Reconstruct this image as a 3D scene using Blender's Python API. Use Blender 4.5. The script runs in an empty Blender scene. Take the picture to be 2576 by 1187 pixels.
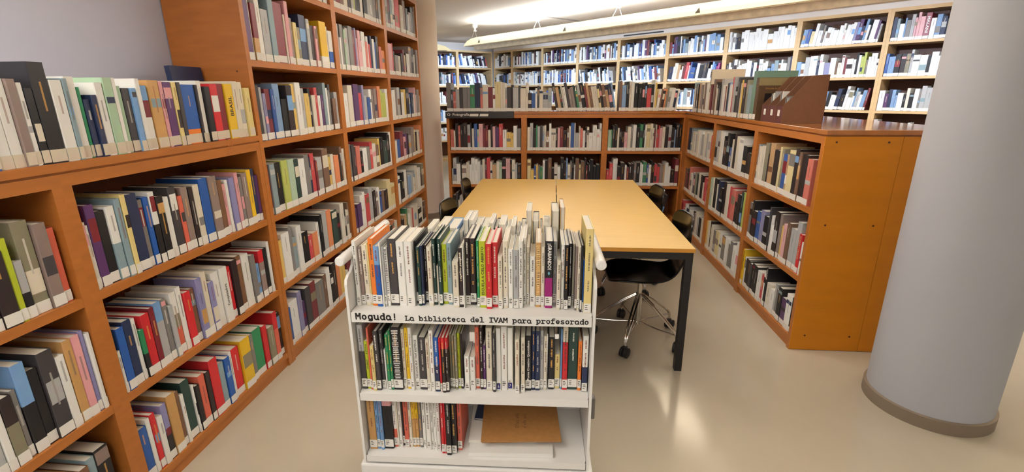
import bpy, math, random
from math import radians, sin, cos, pi, sqrt
from mathutils import Vector, Matrix

# ------------------------------------------------------------------ camera, world, exposure
scene = bpy.context.scene
C = scene.collection
HEYE = 1.5345
cam_data = bpy.data.cameras.new('camera')
cam = bpy.data.objects.new('camera', cam_data); C.objects.link(cam)
PITCH, YAW, ROLL = radians(16.54), radians(-4.834), radians(-0.352)
fw = Vector((sin(YAW)*cos(PITCH), cos(YAW)*cos(PITCH), -sin(PITCH)))
rt = Vector((cos(YAW), -sin(YAW), 0)); up = rt.cross(fw)
r2 = rt*cos(ROLL) + up*sin(ROLL); u2 = -rt*sin(ROLL) + up*cos(ROLL)
cam.matrix_world = Matrix(((r2.x, u2.x, -fw.x, 0), (r2.y, u2.y, -fw.y, 0), (r2.z, u2.z, -fw.z, HEYE), (0, 0, 0, 1)))
cam_data.sensor_width = 36.0
cam_data.lens = 1209.4/2576*36.0
cam_data.clip_start = 0.05; cam_data.clip_end = 60
scene.camera = cam

world = bpy.data.worlds.new('world'); scene.world = world; world.use_nodes = True
world.node_tree.nodes['Background'].inputs[0].default_value = (0.95, 0.93, 0.92, 1)
world.node_tree.nodes['Background'].inputs[1].default_value = 0.7
vs = scene.view_settings
vs.view_transform = 'Standard'; vs.look = 'None'; vs.gamma = 1.0; vs.use_curve_mapping = False
vs.exposure = -0.42

CEIL = 2.68
R45 = radians(-45)

def area(name, loc, rot, sx, sy, power, col):
    d = bpy.data.lights.new(name, 'AREA'); d.shape = 'RECTANGLE'; d.size = sx; d.size_y = sy
    d.energy = power; d.color = col
    o = bpy.data.objects.new(name, d); C.objects.link(o); o.location = loc; o.rotation_euler = rot
    return o
def spot(name, loc, target, power, col, deg=110, rad=0.03):
    d = bpy.data.lights.new(name, 'SPOT'); d.energy = power; d.color = col
    d.spot_size = radians(deg); d.spot_blend = 0.9; d.shadow_soft_size = rad
    o = bpy.data.objects.new(name, d); C.objects.link(o); o.location = loc
    o.rotation_euler = (Vector(target)-Vector(loc)).to_track_quat('-Z', 'Y').to_euler()
    return o
def on_line(s, t, z):
    """point s metres along the 45 degree lamp rows (towards the right front), t = x + y of the row"""
    return (s/sqrt(2)+t/2, -s/sqrt(2)+t/2, z)
# light of the long pendant by the far shelves: upwards on the ceiling ...
WARM = (1.0, 0.86, 0.66); NEUT = (1.0, 0.97, 0.93); COOL = (0.60, 0.76, 1.0)
area('uplight_cool', on_line(-5.4, 7.53, 2.475), (pi, 0, R45), 3.0, 0.10, 150, (0.92, 0.97, 1.0))
area('uplight_warm', on_line(0.2, 7.53, 2.475), (pi, 0, R45), 8.0, 0.10, 360, (1.0, 0.93, 0.78))
# ... and cool light thrown on the shelves behind it
for i in range(9):
    p = on_line(-7.6+i*1.40, 7.95, 2.34)
    spot('wall_wash', p, (p[0]+1.36, p[1]+1.36, 1.55), 200 if i < 5 else 145, COOL, 84)
spot('wall_wash', (-1.2, 10.0, 2.34), (-2.3, 11.6, 1.7), 300, COOL, 80)
# added fill light, hung on unseen pendants over the reading room (fittings built below)
area('row_fill', on_line(-2.1, 3.4, 2.24), (0, 0, R45), 2.4, 0.14, 34, NEUT)
area('row_fill', on_line(-0.4, -0.9, 2.24), (0, 0, R45), 4.4, 0.16, 74, NEUT)
area('row_fill', on_line(0.0, -4.5, 2.24), (0, 0, R45), 5.0, 0.16, 40, NEUT)
area('row_upfill', on_line(-2.1, 3.4, 2.475), (pi, 0, R45), 2.5, 0.10, 70, NEUT)
area('row_upfill', on_line(-0.4, -0.9, 2.475), (pi, 0, R45), 4.4, 0.10, 80, NEUT)
# daylight-white lamp light further back in the hall, left of the columns
area('hall_light', (-3.2, 9.2, 2.5), (0, 0, 0), 0.6, 2.4, 45, (0.95, 0.97, 1.0))

# ------------------------------------------------------------------ materials
def lin(c):
    def f(v):
        v /= 255.0
        return v/12.92 if v <= 0.04045 else ((v+0.055)/1.055)**2.4
    return (f(c[0]), f(c[1]), f(c[2]), 1.0)
def mat(name, rgb, rough=0.5, metal=0.0, noise=0.0, nscale=8.0, spec=0.5, bump=0.0, stretch=None, emit=None, coat=0.0):
    m = bpy.data.materials.new(name); m.use_nodes = True
    nt = m.node_tree; b = nt.nodes['Principled BSDF']
    b.inputs['Base Color'].default_value = lin(rgb)
    b.inputs['Roughness'].default_value = rough
    b.inputs['Metallic'].default_value = metal
    b.inputs['Specular IOR Level'].default_value = spec
    b.inputs['Coat Weight'].default_value = coat
    if noise or bump:
        tc = nt.nodes.new('ShaderNodeTexCoord'); mp = nt.nodes.new('ShaderNodeMapping')
        if stretch: mp.inputs['Scale'].default_value = stretch
        nz = nt.nodes.new('ShaderNodeTexNoise'); nz.inputs['Scale'].default_value = nscale; nz.inputs['Detail'].default_value = 5
        nt.links.new(tc.outputs['Object'], mp.inputs[0]); nt.links.new(mp.outputs[0], nz.inputs['Vector'])
    if noise:
        cr = nt.nodes.new('ShaderNodeValToRGB')
        l = lin(rgb)
        cr.color_ramp.elements[0].position = 0.3; cr.color_ramp.elements[1].position = 0.7
        cr.color_ramp.elements[0].color = (l[0]*(1-noise), l[1]*(1-noise), l[2]*(1-noise), 1)
        cr.color_ramp.elements[1].color = (min(1, l[0]*(1+noise)), min(1, l[1]*(1+noise)), min(1, l[2]*(1+noise)), 1)
        nt.links.new(nz.outputs['Fac'], cr.inputs[0]); nt.links.new(cr.outputs[0], b.inputs['Base Color'])
    if bump:
        bp = nt.nodes.new('ShaderNodeBump'); bp.inputs['Strength'].default_value = bump; bp.inputs['Distance'].default_value = 0.002
        nt.links.new(nz.outputs['Fac'], bp.inputs['Height']); nt.links.new(bp.outputs[0], b.inputs['Normal'])
    if emit:
        b.inputs['Emission Color'].default_value = lin(emit[0]); b.inputs['Emission Strength'].default_value = emit[1]
    return m
M = {
 'wood': mat('stained_beech', (168, 102, 44), 0.42, noise=0.10, nscale=5, stretch=(1, 1, 6), spec=0.4),
 'wood_top': mat('stained_beech_worktop', (166, 104, 52), 0.09, noise=0.08, nscale=4, stretch=(5, 1, 1), spec=0.6),
 'wood_panel': mat('amber_veneer', (196, 122, 14), 0.40, noise=0.06, nscale=3, stretch=(1, 1, 5), spec=0.4),
 'wood_far': mat('beech_far_lit', (204, 172, 126), 0.5, noise=0.08, nscale=5, stretch=(1, 1, 6), spec=0.3),  # same beech, lightened so the strong lamp light sits in its colour
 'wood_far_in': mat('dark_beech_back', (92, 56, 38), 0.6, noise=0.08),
 'wood_in': mat('beech_back', (120, 62, 26), 0.6, noise=0.08, nscale=5),
 'table': mat('maple_veneer', (186, 150, 78), 0.30, noise=0.05, nscale=6, stretch=(1, 8, 1), spec=0.5),
 'table_edge': mat('maple_edge', (200, 140, 48), 0.45, noise=0.06, nscale=10),
 'floor': mat('polished_stone_floor', (180, 170, 150), 0.15, noise=0.05, nscale=1.6, spec=0.5),
 'ceiling': mat('ceiling_paint', (222, 212, 202), 0.9, noise=0.01),
 'wall': mat('wall_paint', (202, 205, 222), 0.9, noise=0.015, nscale=3),
 'column': mat('column_paint', (174, 176, 181), 0.75, noise=0.02, nscale=2),
 'column_w': mat('column_paint_warm', (230, 214, 196), 0.8, noise=0.02, nscale=2),
 'skirt': mat('taupe_skirting', (128, 114, 96), 0.6, noise=0.05),
 'white_metal': mat('white_enamel_steel', (226, 224, 218), 0.35, noise=0.01, spec=0.5),
 'black_metal': mat('black_powder_coat', (30, 28, 29), 0.45, noise=0.05, spec=0.4),
 'black_shell': mat('black_lacquer_shell', (6, 5, 6), 0.2, noise=0.02, spec=0.3),
 'chrome': mat('chrome', (205, 200, 192), 0.16, metal=1.0, noise=0.02),
 'rubber': mat('black_rubber', (28, 26, 27), 0.55, noise=0.05),
 'grey_rubber': mat('grey_rubber', (98, 96, 90), 0.5, noise=0.05),
 'ink': mat('black_lettering', (26, 20, 20), 0.6, noise=0.02),
 'white_ink': mat('white_lettering', (232, 228, 220), 0.6, noise=0.02),
 'sign': mat('black_sign_board', (34, 32, 34), 0.5, noise=0.04),
 'paper': mat('paper_label', (226, 222, 212), 0.8, noise=0.03, nscale=40),
 'card': mat('kraft_card', (172, 122, 66), 0.75, noise=0.07, nscale=60),
 'box_brown': mat('brown_fibreboard', (112, 74, 48), 0.7, noise=0.06, nscale=40),
 'box_dark': mat('dark_brown_fibreboard', (84, 36, 30), 0.6, noise=0.05, nscale=40),
 'lamp_white': mat('lamp_housing', (222, 218, 204), 0.5, noise=0.01),
 'lamp_glow': mat('lamp_diffuser', (250, 246, 220), 0.6, noise=0.01, emit=((255, 247, 205), 0.75)),
 'lamp_under': mat('lamp_louvre', (212, 206, 190), 0.5, noise=0.14, nscale=14),
 'screw': mat('screw_cap', (60, 22, 12), 0.5, noise=0.02),
 'string': mat('orange_string', (196, 120, 60), 0.7, noise=0.05),
 'grey_line': mat('grey_stripe', (150, 144, 140), 0.7, noise=0.05),
}
def vcol_mat(name, rough, spec=0.5):
    m = bpy.data.materials.new(name); m.use_nodes = True
    nt = m.node_tree; b = nt.nodes['Principled BSDF']
    at = nt.nodes.new('ShaderNodeAttribute'); at.attribute_name = 'Col'
    tc = nt.nodes.new('ShaderNodeTexCoord'); nz = nt.nodes.new('ShaderNodeTexNoise'); nz.inputs['Scale'].default_value = 35
    mx = nt.nodes.new('ShaderNodeMix'); mx.data_type = 'RGBA'; mx.blend_type = 'OVERLAY'; mx.inputs[0].default_value = 0.12
    nt.links.new(tc.outputs['Object'], nz.inputs['Vector'])
    nt.links.new(at.outputs['Color'], mx.inputs[6]); nt.links.new(nz.outputs['Color'], mx.inputs[7])
    nt.links.new(mx.outputs[2], b.inputs['Base Color'])
    b.inputs['Roughness'].default_value = rough; b.inputs['Specular IOR Level'].default_value = spec
    return m
M['cover'] = vcol_mat('book_cover', 0.42)
M['pages'] = vcol_mat('book_pages', 0.85, 0.2)
M['stuff'] = vcol_mat('book_covers_matt', 0.5, 0.4)

# ------------------------------------------------------------------ mesh helpers
class MB:
    def __init__(s): s.v = []; s.f = []; s.c = []; s.m = []
    def add(s, vs_, fs, col=None, mi=0):
        o = len(s.v); s.v += [tuple(p) for p in vs_]
        for i, f in enumerate(fs):
            s.f.append(tuple(o+k for k in f)); s.c.append(col[i] if isinstance(col, list) else col); s.m.append(mi)
    def box(s, x0, x1, y0, y1, z0, z1, col=None, mi=0, T=None):
        p = [(x0,y0,z0),(x1,y0,z0),(x1,y1,z0),(x0,y1,z0),(x0,y0,z1),(x1,y0,z1),(x1,y1,z1),(x0,y1,z1)]
        if T: p = [T @ Vector(q) for q in p]
        s.add(p, [(0,3,2,1),(4,5,6,7),(0,1,5,4),(1,2,6,5),(2,3,7,6),(3,0,4,7)], col, mi)
    def prism(s, poly, a0, a1, axis='z', col=None, mi=0, T=None):
        """poly: 2-D outline (counter-clockwise), extruded a0..a1 along the axis"""
        n = len(poly); P = []
        for a in (a0, a1):
            for (u, w) in poly:
                q = (u, w, a) if axis == 'z' else ((u, a, w) if axis == 'y' else (a, u, w))
                P.append(T @ Vector(q) if T else q)
        fs = [tuple(range(n))[::-1], tuple(range(n, 2*n))]
        for i in range(n):
            j = (i+1) % n; fs.append((i, j, n+j, n+i))
        if axis == 'y': fs = [f[::-1] for f in fs]
        s.add(P, fs, col, mi)
    def tube(s, pts, r, n=10, col=None, mi=0, cap=True):
        pts = [Vector(p) for p in pts]; rings = []
        prev = None
        for i, p in enumerate(pts):
            t = (pts[min(i+1, len(pts)-1)]-pts[max(i-1, 0)]).normalized()
            a = prev - t*prev.dot(t) if prev is not None else t.orthogonal()
            a.normalize(); prev = a; b = t.cross(a)
            rr = r[i] if isinstance(r, (list, tuple)) else r
            rings.append([p+a*rr*cos(2*pi*k/n)+b*rr*sin(2*pi*k/n) for k in range(n)])
        P = [q for g in rings for q in g]; fs = []
        for i in range(len(pts)-1):
            for k in range(n):
                k2 = (k+1) % n; fs.append((i*n+k, i*n+k2, (i+1)*n+k2, (i+1)*n+k))
        if cap: fs.append(tuple(range(n))[::-1]); fs.append(tuple(range((len(pts)-1)*n, len(pts)*n)))
        s.add(P, fs, col, mi)
    def lathe(s, prof, cx=0, cy=0, n=48, col=None, mi=0):
        P = [(cx+r*cos(2*pi*k/n), cy+r*sin(2*pi*k/n), z) for r, z in prof for k in range(n)]
        fs = []
        for i in range(len(prof)-1):
            for k in range(n):
                k2 = (k+1) % n; fs.append((i*n+k, i*n+k2, (i+1)*n+k2, (i+1)*n+k))
        fs.append(tuple(range(n))[::-1]); fs.append(tuple(range((len(prof)-1)*n, len(prof)*n)))
        s.add(P, fs, col, mi)
    def obj(s, name, mats, parent=None, smooth=False, bevel=0.0, loc=None, rot=None):
        me = bpy.data.meshes.new(name); me.from_pydata(s.v, [], s.f)
        if not isinstance(mats, (list, tuple)): mats = [mats]
        for m in mats: me.materials.append(m)
        if len(mats) > 1: me.polygons.foreach_set('material_index', s.m)
        if s.c and s.c[0] is not None:
            at = me.color_attributes.new('Col', 'FLOAT_COLOR', 'CORNER')
            buf = []
            for p, c in zip(me.polygons, s.c): buf += list(c)*p.loop_total
            at.data.foreach_set('color', buf)
        if smooth: me.polygons.foreach_set('use_smooth', [True]*len(me.polygons))
        me.update()
        o = bpy.data.objects.new(name, me); C.objects.link(o)
        if smooth:
            md = o.modifiers.new('es', 'EDGE_SPLIT'); md.split_angle = radians(40)
        if bevel:
            md = o.modifiers.new('bevel', 'BEVEL'); md.width = bevel; md.segments = 2; md.limit_method = 'ANGLE'
        if parent: o.parent = parent
        if loc is not None: o.location = loc
        if rot is not None: o.rotation_euler = rot
        return o
def tag(o, label=None, cat=None, group=None, kind=None):
    if label: o['label'] = label
    if cat: o['category'] = cat
    if group: o['group'] = group
    if kind: o['kind'] = kind
    return o
def thing(name, loc, rz, label, cat, group=None):
    o = bpy.data.objects.new(name, None); C.objects.link(o); o.location = loc; o.rotation_euler = (0, 0, rz)
    o.empty_display_size = 0.1
    return tag(o, label, cat, group)
def copy_tree(o, parent=None):
    c = o.copy(); C.objects.link(c); c.parent = parent
    for ch in list(o.children): copy_tree(ch, c)
    return c
def text_obj(name, s, length, height, m, parent, loc, rot, bold=0.0, thick=0.0004):
    """flat lettering fitted into length x height (metres), origin at its lower left corner"""
    cu = bpy.data.curves.new(name, 'FONT'); cu.body = s; cu.size = 1.0; cu.offset = bold
    cu.resolution_u = 2
    t = bpy.data.objects.new(name+'_src', cu); C.objects.link(t)
    dg = bpy.context.evaluated_depsgraph_get(); dg.update()
    me = bpy.data.meshes.new_from_object(t.evaluated_get(dg)); bpy.data.objects.remove(t)
    xs = [v.co.x for v in me.vertices]; ys = [v.co.y for v in me.vertices]
    x0, x1, y0, y1 = min(xs), max(xs), min(ys), max(ys)
    for v in me.vertices:
        v.co.x = (v.co.x-x0)/(x1-x0)*length; v.co.y = (v.co.y-y0)/(y1-y0)*height; v.co.z = 0
    me.materials.clear(); me.materials.append(m); me.name = name
    o = bpy.data.objects.new(name, me); C.objects.link(o); o.parent = parent
    o.location = loc; o.rotation_euler = rot
    return o
def frame(ox, oy, rz, z=0.0):
    return Matrix.Translation((ox, oy, z)) @ Matrix.Rotation(rz, 4, 'Z')

# ------------------------------------------------------------------ the room shell
def structure(mb, name, m, **k):
    o = mb.obj(name, m, **k); return tag(o, kind='structure')
b = MB(); b.box(-4.5, 8.0, -5.0, 14.5, -0.1, 0.0); structure(b, 'floor', M['floor'])
b = MB(); b.box(-4.5, 8.0, -5.0, 14.5, CEIL, CEIL+0.1); structure(b, 'ceiling', M['ceiling'])
LA_ = radians(0.9); LROT = radians(89.1)
def Lp(s, out=0.0, z=0.0):            # a point on the front plane of the left bookcases
    return (-1.525+sin(LA_)*(s-2.304)+cos(LA_)*out, 2.304+cos(LA_)*(s-2.304)-sin(LA_)*out, z)
p = Lp(-1.5, -0.405)
b = MB(); b.box(0, 8.2, 0.0, 0.15, 0, CEIL); structure(b, 'wall_left', M['wall'], loc=p, rot=(0, 0, LROT))
# far walls, both turned 45 degrees, meeting in a corner
FO = (-1.456, 12.14)
b = MB(); b.box(-0.5, 12.5, 0.42, 0.57, 0, CEIL); structure(b, 'wall_far_right', M['ceiling'], loc=(FO[0], FO[1], 0), rot=(0, 0, R45))
FL = radians(41)
b = MB(); b.box(-3.6, 0.45, 0.42, 0.57, 0, CEIL); structure(b, 'wall_far_left', M['ceiling'], loc=(FO[0], FO[1], 0), rot=(0, 0, FL))

def column(name, cx, cy, r, m, label):
    t = thing(name, (cx, cy, 0), 0, label, 'column')
    b = MB(); b.lathe([(r, 0.0), (r, CEIL-0.001)], n=96); b.obj('column_shaft', m, t, smooth=True)
    b = MB(); b.lathe([(r+0.003, 0.0), (r+0.012, 0.0), (r+0.012, 0.062), (r+0.003, 0.066)], n=96); b.obj('column_skirting', M['skirt'], t, smooth=True)
    return t
column('round_column', 1.925, 2.29, 0.253, M['column'], 'thick round pale grey column beside the amber end panel')
column('round_column', -1.66, 6.09, 0.253, M['column_w'], 'round beige column behind the far end of tall bookcases')

# ------------------------------------------------------------------ bookcases
TH = 0.032
def bookcase(label, ox, oy, rz, w, depth, ztop, levels, top=True, group=None, mw='wood', mi='wood_in', plinth=0.052, backonly=False, name='bookcase', end_mat=None):
    t = thing(name, (ox, oy, 0), rz, label, 'bookcase', group)
    for sx in (0, w-TH):
        b = MB(); b.box(sx, sx+TH, 0, depth, 0, ztop); b.obj('side_panel', M[mw], t)
    b = MB(); b.box(TH, w-TH, depth-0.012, depth, 0.03, ztop-0.003); b.obj('back_panel', M[mi], t)
    b = MB(); b.box(TH, w-TH, 0.012, 0.03, 0.0, plinth); b.obj('plinth', M[mw], t)
    for z in levels:
        b = MB(); b.box(TH, w-TH, 0.001, depth-0.012, z-TH, z); b.obj('shelf', M[mw], t)
    if top:
        b = MB(); b.box(TH, w-TH, 0.0, depth-0.012, ztop-0.04, ztop); b.obj('top_panel', M[mw], t)
    return t
G_LOW = 'bookcases along the left wall'
LV = [0.085, 0.481, 0.892]
LVT = [0.085, 0.481, 0.892, 1.297, 1.704, 2.11]
def left_case(s0, s1, ztop, lv, label):
    p = Lp(s0); return bookcase(label, p[0], p[1], LROT, s1-s0, 0.40, ztop, lv)
left_case(0.34, 1.374, 1.298, LV, 'low beech bookcase at the left edge, nearest the camera')
left_case(1.374, 2.421, 1.298, LV, 'low beech bookcase on the left, adjoining the tall ones')
left_case(2.423, 3.458, 2.48, LVT, 'tall beech bookcase on the left, nearest of three')
left_case(3.458, 4.480, 2.48, LVT, 'middle of the three tall beech bookcases')
left_case(4.480, 5.505, 2.48, LVT, 'tall beech bookcase next to the beige column')
p = Lp(0.34)
b = MB(); b.box(0, 2.081, -0.004, 0.40, 1.306, 1.332)
b.box(0, 2.081, 0.006, 0.39, 1.2985, 1.306)
tag(b.obj('worktop', M['wood'], loc=p, rot=(0, 0, LROT)), 'long beech top board covering both low bookcases on the left', 'worktop')
# screw caps on the tall end panel
pe = Lp(2.4225)
tall = [o for o in C.objects if o.get('label', '').startswith('tall beech bookcase on the left')][0]
for y in (0.06, 0.31):
    b = MB(); b.tube([(0.001, y, 1.648), (-0.0015, y, 1.648)], 0.004, 8); b.obj('screw_cap', M['screw'], tall)

# centre low run, seen through the room; the plane of its fronts is y = 5.70
CY = 5.70
for i, (x0, x1, lab) in enumerate([(-1.245, -0.334, 'low bookcase under the black sign board'), (-0.334, 0.598, 'low bookcase in the middle of the rear run'), (0.598, 1.500, 'low bookcase of the rear run, beside the inner corner')]):
    bookcase('beech '+lab, x0, CY, 0, x1-x0, 0.40, 1.298, [0.085, 0.478, 0.885])
b = MB(); b.box(-1.245, 1.480, -0.004, 0.42, 1.306, 1.332); b.box(-1.24, 1.48, 0.006, 0.40, 1.2985, 1.306)
tag(b.obj('worktop', M['wood_top'], loc=(0, CY, 0)), 'beech top board of the rear bookcase run, holding leaning books', 'worktop')
# right low run: fronts face the table, plane x = 1.482
RX = 1.482
for i, (y0, y1, lab) in enumerate([(3.715, 2.797, 'low bookcase with the amber end panel'), (4.650, 3.715, 'middle low bookcase of the right-hand run'), (5.585, 4.650, 'low bookcase at the rear of the right-hand run')]):
    t = bookcase('beech '+lab, RX, y0, radians(-90), y0-y1, 0.40, 1.298, [0.085, 0.47, 0.887], mi='wood_in')
    if i == 0: near_right = t
    t2 = bookcase(['beech bookcase back to back with the amber-ended one', 'middle bookcase facing the far shelves', 'rear bookcase facing the far shelves'][i], RX+0.802, y1, radians(90), y0-y1, 0.40, 1.298, [0.085, 0.47, 0.887])
# amber end panels with screw caps (part of the near right bookcases)
w0 = 3.715-2.797
b = MB(); b.box(w0, w0+0.004, 0.0, 0.4, 0.004, 1.298); b.obj('end_panel', M['wood_panel'], near_right)
for y, z in ((0.06, 1.268), (0.33, 1.268), (0.08, 0.80), (0.34, 0.80), (0.08, 0.10), (0.34, 0.10)):
    b = MB(); b.tube([(w0+0.0035, y, z), (w0+0.006, y, z)], 0.0055, 10); b.obj('screw_cap', M['screw'], near_right)
t2 = [o for o in C.objects if o.get('label', '').startswith('beech bookcase back to back')][0]
b = MB(); b.box(-0.004, 0.0, 0.0, 0.4, 0.004, 1.298); b.obj('end_panel', M['wood_panel'], t2)
b = MB(); b.box(RX+0.002, RX+0.81, 2.789, 6.12, 1.306, 1.332); b.box(RX+0.01, RX+0.795, 2.80, 5.6, 1.2985, 1.306)
tag(b.obj('worktop', M['wood_top'], bevel=0.002), 'glossy beech top board of the right-hand run with magazine boxes', 'worktop')
# the corner post between the two runs
b = MB(); b.box(RX+0.001, RX+0.06, 5.586, 5.699, 0, 1.298); tag(b.obj('corner_post', M['wood']), 'narrow beech filler post in the inner corner of the low bookcases', 'filler panel')
# sign board
sg = thing('shelf_sign', (-1.25, CY-0.012, 1.262), 0, 'black section sign board on the rear bookcase top edge', 'sign')
b = MB(); b.box(0, 0.80, -0.006, 0.006, -0.004, 0.072); b.obj('sign_board', M['sign'], sg)
text_obj('sign_lettering', 'G· Fotografía', 0.262, 0.040, M['white_ink'], sg, (0.022, -0.0075, 0.014), (pi/2, 0, 0), bold=0.01)
for x in (0.285, 0.40):
    b = MB(); b.prism([(x, 0.018), (x+0.10, 0.018), (x+0.105, 0.046), (x+0.008, 0.046)], -0.0085, -0.006, 'y'); b.obj('label_strip', M['paper'], sg)

# far shelves
FLV = LVT
def far_case(d0, d1, label, end=False):
    x = FO[0]+d0/sqrt(2); y = FO[1]-d0/sqrt(2)
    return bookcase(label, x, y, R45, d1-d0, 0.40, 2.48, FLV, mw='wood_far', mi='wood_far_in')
FB = [0.02, 0.69] + [0.69+1.010*k for k in range(1, 9)]
names = ['narrow pale bookcase in the far corner', 'pale bookcase right of the narrow corner one', 'third pale bookcase from the far corner',
         'fourth pale bookcase from the far corner', 'fifth pale bookcase from the far corner, under the dark slot', 'sixth pale bookcase from the far corner',
         'pale bookcase holding the white boxed set', 'pale bookcase with the row of identical white volumes', 'last pale bookcase on the right, beside the thick column']
for k in range(len(FB)-1): far_case(FB[k], FB[k+1]-0.001, names[k])
b = MB(); b.box(0.0, FB[-1], 0.02, 0.41, 2.481, 2.545)
tag(b.obj('shelf_fascia', M['ceiling'], loc=(FO[0], FO[1], 0), rot=(0, 0, R45)), 'long cream fascia running over the far bookcases', 'fascia')
b = MB(); b.box(3.80, 4.62, 0.0115, 0.0195, 2.502, 2.522)
tag(b.obj('vent_slot', M['sign'], loc=(FO[0], FO[1], 0), rot=(0, 0, R45)), 'thin dark slot in the cream fascia over the far shelves', 'vent')
fx, fy = cos(FL), sin(FL)
for k, (d0, d1) in enumerate([(-0.98, -0.02), (-1.99, -0.98), (-3.0, -1.99)]):
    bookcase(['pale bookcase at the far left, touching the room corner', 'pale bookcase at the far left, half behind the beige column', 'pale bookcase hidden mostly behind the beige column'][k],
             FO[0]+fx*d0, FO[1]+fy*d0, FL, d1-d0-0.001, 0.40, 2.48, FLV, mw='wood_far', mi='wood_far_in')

# ------------------------------------------------------------------ lamps
def pendant(t0, s0, s1, label, glow=True, mounts=(), group=None):
    """a long pendant hung along the 45 degree direction: row t0, from s0 to s1"""
    o = on_line(s0, t0, 2.34)
    t = thing('pendant_lamp', o, R45, label, 'pendant lamp', group)
    L = s1-s0; W = 0.085
    sec = [(-W, 0.0), (W, 0.0), (W*0.98, 0.045), (W*0.72, 0.115), (-W*0.72, 0.115), (-W*0.98, 0.045)]
    b = MB(); P = []; n = len(sec)
    st = [(0, 0.02), (0.05, 0.35), (0.13, 0.66), (0.26, 0.9), (0.42, 1.0), (L-0.42, 1.0), (L-0.26, 0.9), (L-0.13, 0.66), (L-0.05, 0.35), (L, 0.02)]
    for x, k in st:
        for (y, z) in sec: P.append((x, y*(0.45+0.55*k), z*k+0.001))
    fs = []
    for i in range(len(st)-1):
        for k in range(n):
            k2 = (k+1) % n; fs.append((i*n+k, (i+1)*n+k, (i+1)*n+k2, i*n+k2))
    fs.append(tuple(range(n))); fs.append(tuple(range((len(st)-1)*n, len(st)*n))[::-1])
    b.add(P, fs); b.obj('diffuser', M['lamp_glow'] if glow else M['lamp_white'], t)
    b = MB(); b.prism([(-0.06, -0.002), (-0.045, -0.085), (0.045, -0.085), (0.06, -0.002)], 0.34, L-0.34, 'x'); b.box(0.10, L-0.10, -0.078, 0.078, -0.012, 0.0); b.obj('louvre', M['lamp_under'], t)
    k = 1
    for x in [0.5+2.0*j for j in range(int((L-0.6)//2.0)+1)]:
        b = MB(); b.prism([(x, 0.02), (x+0.06, 0.02), (x+0.045, 0.075)], -W-0.004, -W+0.002, 'y'); b.obj('joint_clip', M['grey_rubber'], t)
    return t
def mount(x, y, label, zl):
    t = thing('lamp_mount', (x, y, CEIL), R45, label, 'ceiling mount', 'ceiling mounts of the long pendant')
    b = MB(); b.lathe([(0.052, 0.0), (0.046, -0.055), (0.022, -0.062), (0.018, -0.085), (0.012, -0.10)][::-1], n=20); b.obj('mount_cone', M['lamp_white'], t, smooth=True)
    b = MB(); b.lathe([(0.030, -0.118), (0.032, -0.112), (0.030, -0.10)], n=20); b.obj('mount_disc', M['lamp_white'], t, smooth=True)
    for dx in (-0.10, 0.06):
        b = MB(); b.tube([(dx*0.2, 0, -0.118), (dx, 0, zl-CEIL)], 0.0018, 5); b.obj('wire', M['white_metal'], t)
    return t
s_end = -((1.166+0.0))  # end of the long pendant
pendant(7.53, -7.58, 5.2, 'long glowing pendant lamp hung parallel to the far bookcases')
for (mx, my), w in (((-1.38, 8.92), 'nearest the left end of the lamp'), ((-0.252, 7.78), 'beside the grey ceiling cable'), ((0.80, 6.73), 'cut by the top of the photo')):
    mount(mx, my, 'white conical ceiling mount '+w, 2.455)
b = pendant(3.4, -3.4, -0.8, 'added unseen pendant lamp over the reading table', group='added unseen pendants over the reading room')  # unseen pendants added as bodies for the fill lights
b['label'] = 'added unseen pendant lamp over the reading room, above the table'
b = pendant(-0.9, -2.7, 1.9, 'added unseen pendant lamp over the reading room, behind the camera', group='added unseen pendants over the reading room')
b = pendant(-4.5, -2.5, 2.5, 'added unseen pendant lamp over the reading room, at the back', group='added unseen pendants over the reading room')
# second pendant whose rounded end shows beside the beige column
t = pendant(0, 0, 2.4, 'rounded end of a second glowing pendant beside the beige column')
t.location = (-2.02, 9.95, 2.34); t.rotation_euler = (0, 0, radians(205))
b = MB(); b.tube([(-0.209, 8.10, CEIL-0.004), (0.55, 8.88, CEIL-0.004)], 0.012, 6)  # thin grey tube laid just under the ceiling
tag(b.obj('ceiling_stripe', M['grey_line']), 'flat grey cable running across the ceiling from a lamp mount', 'stripe')

# ------------------------------------------------------------------ tables
def table(x0, x1, label):
    t = thing('reading_table', (x0, 2.492, 0), 0, label, 'table', 'the two reading tables pushed together')
    w = x1-x0; d = 2.115
    b = MB(); b.box(0, w, 0, d, 0.7165, 0.738)
    b.box(0, w, 0.0, d, 0.7165, 0.7166)
    b.obj('tabletop', M['table'], t, bevel=0.0015)
    b = MB(); b.box(0.0, w, -0.0015, 0.0, 0.7165, 0.736); b.obj('table_edge', M['table_edge'], t)
    b = MB()
    for y in (0.004, d-0.044): b.box(0.045, w-0.045, y, y+0.04, 0.676, 0.7165)
    for x in (0.006, w-0.046): b.box(x, x+0.04, 0.044, d-0.044, 0.676, 0.7165)
    b.obj('apron', M['black_metal'], t)
    for x in (0.006, w-0.046):
        for y in (0.004, d-0.044):
            b = MB(); b.box(x, x+0.04, y, y+0.04, 0.0, 0.7165); b.obj('leg', M['black_metal'], t, bevel=0.001)
    return t
table(-0.676, 0.034, 'left maple reading table on black steel legs')
table(0.041, 0.765, 'right maple reading table on black steel legs, next to chairs')

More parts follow.
